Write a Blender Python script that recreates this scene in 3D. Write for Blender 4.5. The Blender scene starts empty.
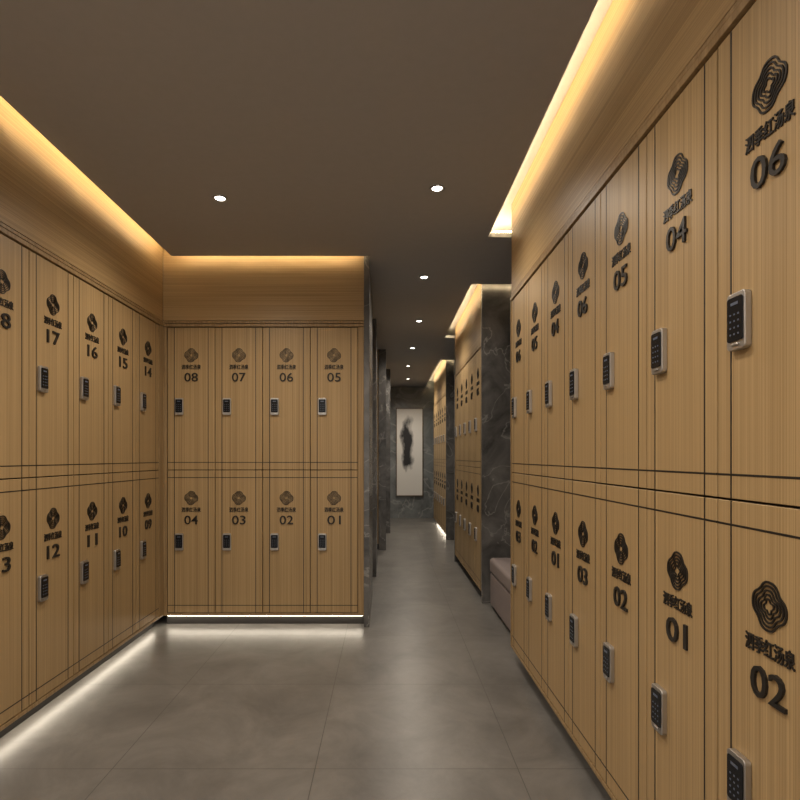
import bpy, bmesh, math
from mathutils import Vector
scene = bpy.context.scene
scene.view_settings.view_transform = 'Standard'
scene.view_settings.look = 'None'
scene.view_settings.exposure = 0.0

# ------------------------------------------------------------ materials
def mat_new(name):
    m = bpy.data.materials.new(name); m.use_nodes = True
    nt = m.node_tree; b = nt.nodes['Principled BSDF']
    return m, nt, b
def simple(name, col, rough=.5, metal=0.0, spec=.5):
    m, nt, b = mat_new(name)
    b.inputs['Base Color'].default_value = (*col, 1)
    b.inputs['Roughness'].default_value = rough
    b.inputs['Metallic'].default_value = metal
    b.inputs['Specular IOR Level'].default_value = spec
    return m
def emit(name, col, s):
    m, nt, b = mat_new(name)
    b.inputs['Base Color'].default_value = (*col, 1)
    b.inputs['Emission Color'].default_value = (*col, 1)
    b.inputs['Emission Strength'].default_value = s
    return m
def wood(name, scale, c1, c2, rough=.45):
    m, nt, b = mat_new(name); N = nt.nodes; L = nt.links
    g = N.new('ShaderNodeNewGeometry')
    mp = N.new('ShaderNodeMapping'); mp.inputs['Scale'].default_value = scale
    n = N.new('ShaderNodeTexNoise'); n.inputs['Scale'].default_value = 1; n.inputs['Detail'].default_value = 1
    mp2 = N.new('ShaderNodeMapping'); mp2.inputs['Scale'].default_value = tuple(s*.1 for s in scale)
    n2 = N.new('ShaderNodeTexNoise'); n2.inputs['Scale'].default_value = 1; n2.inputs['Detail'].default_value = 2
    add = N.new('ShaderNodeMath'); add.operation = 'MULTIPLY_ADD'; add.inputs[1].default_value = .10
    r = N.new('ShaderNodeValToRGB')
    r.color_ramp.elements[0].position = .30; r.color_ramp.elements[0].color = (*c1, 1)
    r.color_ramp.elements[1].position = .80; r.color_ramp.elements[1].color = (*c2, 1)
    L.new(g.outputs['Position'], mp.inputs[0]); L.new(mp.outputs[0], n.inputs['Vector'])
    L.new(g.outputs['Position'], mp2.inputs[0]); L.new(mp2.outputs[0], n2.inputs['Vector'])
    L.new(n2.outputs[0], add.inputs[0]); L.new(n.outputs[0], add.inputs[2])
    L.new(add.outputs[0], r.inputs[0]); L.new(r.outputs[0], b.inputs['Base Color'])
    b.inputs['Roughness'].default_value = rough
    b.inputs['Specular IOR Level'].default_value = .3
    return m
WC1 = (.285, .188, .088); WC2 = (.47, .325, .163)
M_door = wood('veneer_vertical', (330, 330, .8), WC1, WC2)
M_soffit = wood('veneer_horizontal', (.8, .8, 260), WC1, WC2)
M_trim = wood('veneer_trim', (90, 90, 2), (.24, .155, .072), (.36, .245, .125))
M_dark = simple('carcass_shadow', (.015, .01, .008), .8)
M_inlay = simple('black_inlay', (.014, .010, .008), .5)
M_ink = simple('bronze_black_lettering', (.03, .026, .023), .4, .5)
M_silver = simple('brushed_silver', (.50, .48, .46), .45, 1)
M_key = simple('black_glass', (.008, .009, .012), .25, 0, .3)
M_keydot = simple('key_mark', (.09, .11, .16), .4)
M_plinth = simple('plinth_black', (.03, .027, .025), .6)
M_led = emit('led_warm_cove', (1, .76, .44), 42)
M_ledlow = emit('led_toe_kick', (1, .88, .70), 14)
M_lens = emit('downlight_lens', (1, .93, .82), 14)

def marble(name, base, vein, sc=2.2, rough=.25, vw=.02, vs=.55):
    m, nt, b = mat_new(name); N = nt.nodes; L = nt.links
    g = N.new('ShaderNodeNewGeometry')
    n = N.new('ShaderNodeTexNoise'); n.inputs['Scale'].default_value = sc; n.inputs['Detail'].default_value = 9
    n.inputs['Roughness'].default_value = .62; n.inputs['Distortion'].default_value = .9
    L.new(g.outputs['Position'], n.inputs['Vector'])
    r = N.new('ShaderNodeValToRGB'); e = r.color_ramp.elements
    e[0].position = .32; e[0].color = tuple(c*.45 for c in base) + (1,)
    e[1].position = .68; e[1].color = tuple(c*1.5 for c in base) + (1,)
    L.new(n.outputs[0], r.inputs[0])
    n2 = N.new('ShaderNodeTexNoise'); n2.inputs['Scale'].default_value = sc*.7; n2.inputs['Detail'].default_value = 7
    n2.inputs['Distortion'].default_value = .7
    L.new(g.outputs['Position'], n2.inputs['Vector'])
    s = N.new('ShaderNodeMath'); s.operation = 'SUBTRACT'; s.inputs[1].default_value = .5
    a = N.new('ShaderNodeMath'); a.operation = 'ABSOLUTE'
    r2 = N.new('ShaderNodeValToRGB'); r2.color_ramp.elements[0].position = 0; r2.color_ramp.elements[0].color = (vs, vs, vs, 1)
    r2.color_ramp.elements[1].position = vw; r2.color_ramp.elements[1].color = (0, 0, 0, 1)
    L.new(n2.outputs[0], s.inputs[0]); L.new(s.outputs[0], a.inputs[0]); L.new(a.outputs[0], r2.inputs[0])
    mx = N.new('ShaderNodeMix'); mx.data_type = 'RGBA'
    L.new(r2.outputs[0], mx.inputs[0]); L.new(r.outputs[0], mx.inputs[6]); mx.inputs[7].default_value = (*vein, 1)
    L.new(mx.outputs[2], b.inputs['Base Color']); b.inputs['Roughness'].default_value = rough
    return m
M_marble = marble('dark_grey_marble', (.105, .10, .096), (.34, .33, .31), 3.2, .25, .010, .55)
M_marble_end = marble('blue_grey_marble', (.15, .16, .16), (.34, .34, .33), 1.8)

def floor_mat():
    m, nt, b = mat_new('grey_stone_tile'); N = nt.nodes; L = nt.links
    g = N.new('ShaderNodeNewGeometry')
    br = N.new('ShaderNodeTexBrick'); br.offset = 0; br.inputs['Scale'].default_value = 1
    br.inputs['Brick Width'].default_value = .8; br.inputs['Row Height'].default_value = .8
    br.inputs['Mortar Size'].default_value = .002; br.inputs['Mortar Smooth'].default_value = .1
    mp = N.new('ShaderNodeMapping'); mp.inputs['Location'].default_value = (.28, .25, 0)
    L.new(g.outputs['Position'], mp.inputs[0]); L.new(mp.outputs[0], br.inputs['Vector'])
    n = N.new('ShaderNodeTexNoise'); n.inputs['Scale'].default_value = 2.6; n.inputs['Detail'].default_value = 10
    n.inputs['Roughness'].default_value = .7; n.inputs['Distortion'].default_value = .5
    L.new(g.outputs['Position'], n.inputs['Vector'])
    r = N.new('ShaderNodeValToRGB'); e = r.color_ramp.elements
    e[0].position = .3; e[0].color = (.095, .089, .083, 1); e[1].position = .72; e[1].color = (.195, .184, .17, 1)
    L.new(n.outputs[0], r.inputs[0])
    mx = N.new('ShaderNodeMix'); mx.data_type = 'RGBA'
    L.new(br.outputs['Fac'], mx.inputs[0]); L.new(r.outputs[0], mx.inputs[6]); mx.inputs[7].default_value = (.07, .065, .06, 1)
    L.new(mx.outputs[2], b.inputs['Base Color']); b.inputs['Roughness'].default_value = .32
    b.inputs['Specular IOR Level'].default_value = .45
    return m
M_floor = floor_mat()
def ceil_mat():
    m, nt, b = mat_new('taupe_ceiling_paint'); N = nt.nodes; L = nt.links
    g = N.new('ShaderNodeNewGeometry')
    n = N.new('ShaderNodeTexNoise'); n.inputs['Scale'].default_value = 25; n.inputs['Detail'].default_value = 5
    r = N.new('ShaderNodeValToRGB'); e = r.color_ramp.elements
    e[0].color = (.40, .40, .41, 1); e[1].color = (.44, .44, .45, 1)
    L.new(g.outputs['Position'], n.inputs['Vector']); L.new(n.outputs[0], r.inputs[0]); L.new(r.outputs[0], b.inputs['Base Color'])
    b.inputs['Roughness'].default_value = .6
    return m
M_ceil = ceil_mat()
M_wall = simple('wall_plaster', (.22, .19, .16), .8)

# ------------------------------------------------------------ helpers
class MB:
    def __init__(s, O=(0, 0), U=(1, 0), N=(0, 1)):
        s.v = []; s.f = []; s.O = O; s.U = U; s.N = N
    def m(s, u, v, z):
        return (s.O[0]+u*s.U[0]+v*s.N[0], s.O[1]+u*s.U[1]+v*s.N[1], z)
    def box(s, u0, u1, v0, v1, z0, z1):
        b = len(s.v)
        for z in (z0, z1):
            for (u, v) in ((u0, v0), (u1, v0), (u1, v1), (u0, v1)):
                s.v.append(s.m(u, v, z))
        for f in ((0, 3, 2, 1), (4, 5, 6, 7), (0, 1, 5, 4), (1, 2, 6, 5), (2, 3, 7, 6), (3, 0, 4, 7)):
            s.f.append([b+i for i in f])
    def prism(s, pts, v0, v1):       # pts in (u,z)
        b = len(s.v); n = len(pts)
        for v in (v0, v1):
            for (u, z) in pts: s.v.append(s.m(u, v, z))
        s.f.append([b+i for i in range(n)][::-1]); s.f.append([b+n+i for i in range(n)])
        for i in range(n):
            j = (i+1) % n; s.f.append([b+i, b+j, b+n+j, b+n+i])
    def rrect(s, cu, cz, w, h, r, v0, v1, k=4):
        pts = []
        for (sx, sz, a0) in ((1, 1, 0), (-1, 1, 90), (-1, -1, 180), (1, -1, 270)):
            for i in range(k+1):
                a = math.radians(a0+90*i/k)
                pts.append((cu+sx*(w/2-r)+r*math.cos(a), cz+sz*(h/2-r)+r*math.sin(a)))
        s.prism(pts, v0, v1)
    def ring(s, cu, cz, fo, fi, v0, v1, n=56):
        b = len(s.v)
        for i in range(n):
            t = 2*math.pi*i/n
            for fn in (fo, fi):
                x, y = fn(t)
                for v in (v0, v1): s.v.append(s.m(cu+x, v, cz+y))
        for i in range(n):
            a = b+4*i; c = b+4*((i+1) % n)
            s.f.append([a+1, c+1, c+3, a+3]); s.f.append([a, c, c+1, a+1]); s.f.append([a+3, c+3, c+2, a+2])
    def mesh(s, data, cu, cz, w, h, v0, v1):
        V, F, bb = data; x0, x1, y0, y1, z0, z1 = bb
        if x1-x0 < 1e-6: return
        b = len(s.v)
        for (x, y, z) in V:
            s.v.append(s.m(cu+((x-x0)/(x1-x0)-.5)*w, v0+(v1-v0)*((z-z0)/max(z1-z0, 1e-6)), cz+((y-y0)/max(y1-y0, 1e-6)-.5)*h))
        for f in F: s.f.append([b+i for i in f])
    def obj(s, name, mat, parent=None, bevel=0, seg=2):
        me = bpy.data.meshes.new(name); me.from_pydata(s.v, [], s.f); me.update()
        bm = bmesh.new(); bm.from_mesh(me); bmesh.ops.recalc_face_normals(bm, faces=bm.faces); bm.to_mesh(me); bm.free()
        me.materials.append(mat)
        o = bpy.data.objects.new(name, me); scene.collection.objects.link(o)
        if parent: o.parent = parent
        if bevel:
            md = o.modifiers.new('bevel', 'BEVEL'); md.width = bevel; md.segments = seg; md.limit_method = 'ANGLE'
        return o
def empty(name):
    o = bpy.data.objects.new(name, None); scene.collection.objects.link(o); o.empty_display_size = .1; return o

tcache = {}
def text_data(body, offset=0.0):
    k = (body, offset)
    if k in tcache: return tcache[k]
    c = bpy.data.curves.new('t', 'FONT'); c.body = body; c.size = 1; c.extrude = .05; c.offset = offset; c.resolution_u = 3
    o = bpy.data.objects.new('t', c); scene.collection.objects.link(o)
    dg = bpy.context.evaluated_depsgraph_get()
    me = bpy.data.meshes.new_from_object(o.evaluated_get(dg))
    V = [tuple(v.co) for v in me.vertices]; F = [list(p.vertices) for p in me.polygons]
    bpy.data.objects.remove(o); bpy.data.meshes.remove(me); bpy.data.curves.remove(c)
    if V:
        bb = (min(v[0] for v in V), max(v[0] for v in V), min(v[1] for v in V), max(v[1] for v in V), min(v[2] for v in V), max(v[2] for v in V))
    else: bb = (0, 0, 0, 0, 0, 0)
    tcache[k] = (V, F, bb); return tcache[k]

EYE = 1.23; TOP = 2.17; MID = 1.136; BOT = .10; CEIL = 2.65; SLAB = 2.76

def logo(mb, cu, cz):
    # nested wavy ripple contours: four soft lobes, fairly round outside, more pinched inside
    for i, (R, amp, w, ph) in enumerate(((.0455, .085, .0040, -.10), (.0375, .10, .0035, -.04), (.0290, .125, .0035, .02), (.0208, .16, .0033, .10), (.0125, .22, .0030, .18))):
        def f(t, R, amp=amp, ph=ph):
            r = R*(1+amp*math.cos(4*(t-ph))+.022*math.cos(8*(t-ph)+math.pi)+.015*math.cos(3*t+.5))
            return r*math.cos(t)*.98, r*math.sin(t)*1.0
        mb.ring(cu, cz, lambda t, R=R, w=w: f(t, R+w/2), lambda t, R=R, w=w: f(t, R-w/2), 0, .003)

def bank(O, U, N, pitch, up, lo, fl=.03, fr=.03, depth=.45, labels=True, soffit_top=SLAB, led=True, drop=(.575, .52)):
    """locker bank: front face plane passes through O, U = viewer's left->right, N = outwards."""
    root = empty('locker_bank'); n = len(up); W = fl+n*pitch+fr
    A = (O, U, N)
    c = MB(*A); c.box(0, W, -depth, -.021, .085, TOP); c.obj('carcass', M_dark, root)
    p = MB(*A); p.box(.0, W, -depth, -.07, 0, .085); p.obj('plinth', M_plinth, root)
    fr_ = MB(*A)
    fr_.box(0, fl-.002, -.02, .006, .085, TOP); fr_.box(W-fr+.002, W, -.02, .006, .085, TOP)
    fr_.box(0, W, -.02, .008, TOP+.004, TOP+.024); fr_.box(0, W, -.02, .003, TOP+.030, TOP+.045)
    fr_.box(0, W, -.02, .002, .08, BOT-.003)
    fr_.obj('frame_trim', M_trim, root, .001, 1)
    bk = MB(*A); bk.box(0, W, -depth, -.021, TOP, TOP+.05); bk.obj('frame_backing', M_dark, root)
    so = MB(*A); so.box(0, W, -depth, 0, TOP+.05, soffit_top); so.obj('upper_fascia', M_soffit, root)
    d = MB(*A); il = MB(*A); lb = MB(*A); lk = MB(*A); kp = MB(*A); kd = MB(*A)
    g = .0026
    for i in range(n):
        u0 = fl+i*pitch; u1 = u0+pitch; cu = (u0+u1)/2
        for (z0, z1, num) in ((BOT, MID, lo[i]), (MID, TOP, up[i])):
            d.box(u0+g, u1-g, -.02, 0, z0+g, z1-g)
            w = .0024
            for uu in (u0+.05, u1-.05): il.box(uu-w, uu+w, -.003, .0006, z0+g, z1-g)
            zz = z0+.055
            il.box(u0+g, u1-g, -.003, .0005, zz-w, zz+w)
            if z1 == MID: il.box(u0+g, u1-g, -.003, .0005, z1-.055-w, z1-.055+w)
            if labels:
                logo(lb, cu, z1-.203)
                lb.mesh(text_data('泗季红汤泉', .014), cu, z1-.288, .140, .036, 0, .003)
                lb.mesh(text_data(num, .004), cu, z1-.362, .098, .064, 0, .006)
            ku = u0+.05+.038; kz = z1-(drop[0] if z1 == TOP else drop[1])
            lk.rrect(ku, kz, .060, .122, .009, 0, .015)
            lk.rrect(ku, kz-.050, .022, .006, .002, .015, .0185, 2)
            kp.rrect(ku, kz+.004, .050, .094, .006, .0145, .0175)
            for a in range(3):
                for b in range(4):
                    kd.box(ku-.013+a*.013-.0022, ku-.013+a*.013+.0022, .017, .0181, kz-.028+b*.014-.0018, kz-.028+b*.014+.0018)
            kd.box(ku-.012, ku+.012, .017, .0181, kz+.034, kz+.040)
    d.obj('doors', M_door, root, .0012, 1); il.obj('inlay_lines', M_inlay, root)
    if labels: lb.obj('logo_and_numbers', M_ink, root)
    lk.obj('lock_bodies', M_silver, root, .0015, 2); kp.obj('lock_keypads', M_key, root); kd.obj('lock_key_marks', M_keydot, root)
    if led:
        l = MB(*A); l.box(.01, W-.01, -.069, -.055, .062, .078); l.obj('toe_kick_led', M_ledlow, root)
    return root

# ------------------------------------------------------------ locker banks
XL = -1.616; XR = .76; YP = 3.95
upL = ['28', '27', '26', '25', '24', '23', '22', '21', '20', '19', '18', '17', '16', '15', '14']
loL = ['23', '22', '21', '20', '19', '18', '17', '16', '15', '14', '13', '12', '11', '10', '09']
bank((XL, 3.876-.352*15-.03), (0, 1), (1, 0), .352, upL, loL, .03, .072)
bank((XL+.001, YP), (1, 0), (0, -1), .345, ['08', '07', '06', '05'], ['04', '03', '02', '01'], .031, .043)
upR = ['06', '05', '04', '06', '05', '04', '06', '03', '02', '01', '06', '05', '04', '03']
loR = ['03', '02', '01', '03', '02', '01', '02', '03', '02', '01', '06', '05', '04', '03']
RD = (.65, .60)
bank((XR, 3.30), (0, -1), (-1, 0), .34, upR, loR, .01, .03, led=False, drop=RD)
n5 = ['05', '04', '03', '02', '01']; n6 = ['10', '09', '08', '07', '06']
bank((.815, 6.40), (0, -1), (-1, 0), .345, n6, n5, .025, .028, led=False, drop=RD)
bank((.90, 10.22), (0, -1), (-1, 0), .345, n6+['05'], n5+['12'], .01, .01, depth=.39, drop=RD)
for (y, xe) in ((5.6, -.20), (7.2, -.10), (8.8, -.03)):
    W = 4*.345+.06
    bank((xe-W, y), (1, 0), (0, -1), .345, ['08', '07', '06', '05'], ['04', '03', '02', '01'], soffit_top=CEIL, led=False)

# ------------------------------------------------------------ marble end panels
def world_box(name, x0, x1, y0, y1, z0, z1, mat, bevel=0):
    m = MB(); m.box(x0, x1, y0, y1, z0, z1); return m.obj(name, mat, None, bevel)
world_box('wall_partition', -2.066, -.162, 4.401, 4.85, 0, CEIL, M_wall)
world_box('marble_end_panel', -.16, -.12, 3.94, 4.85, 0, SLAB, M_marble, .001)
for (y, xe) in ((5.6, -.10), (7.2, 0.0), (8.8, .07)):
    world_box('marble_end_panel', xe-.098, xe, y-.01, y+.8, 0, CEIL, M_marble, .001)
world_box('marble_end_panel', .807, 1.30, 4.58, 4.618, 0, SLAB, M_marble, .001)
world_box('marble_end_panel', .807, 1.30, 6.402, 6.44, 0, CEIL, M_marble, .001)
world_box('marble_end_panel', .892, 1.30, 8.09, 8.128, 0, SLAB, M_marble, .001)

# ------------------------------------------------------------ shell
world_box('floor', -2.2, 1.45, -1.6, 11.15, -.1, 0, M_floor)
world_box('wall_left', -2.2, -2.067, -1.6, 11.15, 0, SLAB, M_wall)
world_box('wall_right', 1.301, 1.45, -1.6, 11.15, 0, SLAB, M_marble)
world_box('wall_back', -2.066, 1.30, 11.0, 11.15, 0, SLAB, M_marble_end)
cp = MB()
for (x0, x1, y0, y1) in ((-1.516, .66, -1.4, 3.85), (-.12, .66, 3.85, 10.99), (.66, 1.30, 3.52, 4.48), (.66, .70, 4.48, 6.50),
                         (.66, 1.30, 6.50, 7.99), (.66, .80, 7.99, 10.99), (-2.066, -.162, 4.85, 10.99)):
    cp.box(x0, x1, y0, y1, CEIL, CEIL+.03)
cp.obj('ceiling', M_ceil)
world_box('ceiling', -2.2, 1.45, -1.6, 11.15, SLAB, SLAB+.1, M_ceil)

z0, z1 = CEIL+.031, CEIL+.043
leds = [(-1.506, -1.494, -1.4, 3.83), (-1.48, -.2, 3.828, 3.84), (.638, .650, -1.4, 3.84), (.70, 1.28, 3.53, 3.542),
        (.678, .690, 4.5, 6.48), (.72, 1.28, 4.458, 4.47), (.778, .79, 8.0, 10.9), (.80, 1.28, 7.968, 7.98)]
for (x0, x1, y0, y1) in leds:
    world_box('led_strip_light', x0, x1, y0, y1, z0, z1, M_led)

# ------------------------------------------------------------ downlights and added fill lamps
def downlight(x, y, power):
    root = empty('recessed_downlight_or_fill'); root.location = (x, y, CEIL)
    r = bmesh.new(); n = 28
    prof = [(.040, -.001), (.040, -.006), (.036, -.007), (.026, -.001)]
    rows = [[r.verts.new((a*math.cos(2*math.pi*i/n), a*math.sin(2*math.pi*i/n), h)) for i in range(n)] for a, h in prof]
    for a, b in zip(rows[:-1], rows[1:]):
        for i in range(n): r.faces.new((a[i], a[(i+1) % n], b[(i+1) % n], b[i]))
    bmesh.ops.recalc_face_normals(r, faces=r.faces)
    me = bpy.data.meshes.new('trim_ring'); r.to_mesh(me); r.free(); me.materials.append(M_silver)
    o = bpy.data.objects.new('trim_ring', me); scene.collection.objects.link(o); o.parent = root
    r = bmesh.new(); bmesh.ops.create_circle(r, cap_ends=True, radius=.026, segments=28)
    me = bpy.data.meshes.new('lens'); r.to_mesh(me); r.free(); me.materials.append(M_lens)
    o = bpy.data.objects.new('lens', me); scene.collection.objects.link(o); o.parent = root; o.location = (0, 0, -.002)
    l = bpy.data.lights.new('lamp', 'SPOT'); l.energy = power*1.75; l.spot_size = math.radians(160); l.spot_blend = 1
    l.color = (1, .89, .75); l.shadow_soft_size = .05
    o = bpy.data.objects.new('lamp', l); scene.collection.objects.link(o); o.parent = root; o.location = (0, 0, -.05)
for (x, y, e) in [(-.91, 2.99, 28), (.27, 2.88, 20), (.30, 4.3, 22), (.345, 5.69, 26), (.345, 7.1, 30), (.345, 8.5, 34), (.40, 9.9, 44),
                  (-.91, 1.45, 28), (-.1, 1.45, 28), (-.91, -.1, 30), (-.1, -.1, 34),  # unseen lamps added above and behind the camera, general fill for the doors
                  (-1.0, 5.2, 12), (-1.0, 6.8, 12), (-1.0, 8.4, 12)]:
    downlight(x, y, e)

# ------------------------------------------------------------ bench
M_fab = simple('mauve_upholstery', (.24, .195, .185), .8)
def bench():
    root = empty('upholstered_bench')
    b = MB(); b.box(.87, 1.29, 3.46, 4.44, 0, .03); b.obj('base', M_plinth, root)
    b = MB(); b.box(.852, 1.298, 3.44, 4.46, .03, .285); b.obj('body', M_fab, root, .012, 3)
    b = MB(); b.box(.845, 1.298, 3.435, 4.465, .287, .41); b.obj('seat_cushion', M_fab, root, .03, 4)
bench()

# ------------------------------------------------------------ painting
def painting():
    root = empty('framed_ink_painting')
    x0, x1, za, zb = .20, .75, .44, 2.22; y = 10.998
    f = MB()
    t = .018
    f.box(x0, x1, y-.035, y, za, za+t); f.box(x0, x1, y-.035, y, zb-t, zb)
    f.box(x0, x0+t, y-.035, y, za+t, zb-t); f.box(x1-t, x1, y-.035, y, za+t, zb-t)
    f.obj('frame', simple('frame_wood', (.10, .07, .045), .4), root)
    m, nt, b = mat_new('ink_wash_canvas'); N = nt.nodes; L = nt.links
    g = N.new('ShaderNodeNewGeometry')
    mp = N.new('ShaderNodeMapping'); mp.vector_type = 'POINT'
    SX, SZ = 6.5, 1.7
    mp.inputs['Location'].default_value = (-.43*SX, -11*1, -1.50*SZ); mp.inputs['Scale'].default_value = (SX, 1, SZ)
    mq = N.new('ShaderNodeMapping'); mq.inputs['Scale'].default_value = (1.5, 1, .8)
    n = N.new('ShaderNodeTexNoise'); n.inputs['Scale'].default_value = 4; n.inputs['Detail'].default_value = 6
    L.new(g.outputs['Position'], mq.inputs[0]); L.new(mq.outputs[0], n.inputs['Vector'])
    sc = N.new('ShaderNodeVectorMath'); sc.operation = 'LENGTH'
    L.new(g.outputs['Position'], mp.inputs[0]); L.new(mp.outputs[0], sc.inputs[0])
    ma = N.new('ShaderNodeMath'); ma.operation = 'MULTIPLY_ADD'; ma.inputs[1].default_value = 1.8
    L.new(n.outputs[0], ma.inputs[0]); L.new(sc.outputs['Value'], ma.inputs[2])
    r = N.new('ShaderNodeValToRGB'); e = r.color_ramp.elements
    e[0].position = .0; e[0].color = (.02, .02, .022, 1); e[1].position = .45; e[1].color = (.72, .70, .66, 1)
    sb = N.new('ShaderNodeMath'); sb.operation = 'SUBTRACT'; sb.inputs[1].default_value = 1.4
    L.new(ma.outputs[0], sb.inputs[0]); L.new(sb.outputs[0], r.inputs[0]); L.new(r.outputs[0], b.inputs['Base Color'])
    b.inputs['Roughness'].default_value = .7
    c = MB(); c.box(x0+t, x1-t, y-.022, y, za+t, zb-t); c.obj('canvas', m, root)
painting()

# ------------------------------------------------------------ world + camera
w = bpy.data.worlds.new('world'); scene.world = w; w.use_nodes = True
bg = w.node_tree.nodes['Background']; bg.inputs[0].default_value = (1, .93, .84, 1); bg.inputs[1].default_value = 1.15
cam = bpy.data.cameras.new('camera'); co = bpy.data.objects.new('camera', cam); scene.collection.objects.link(co)
co.location = (0, 0, EYE); co.rotation_euler = (math.pi/2, 0, 0)
cam.sensor_width = 36; cam.lens = 36*545/800; cam.shift_x = 14/800; cam.shift_y = 57/800; cam.clip_start = .05
scene.camera = co
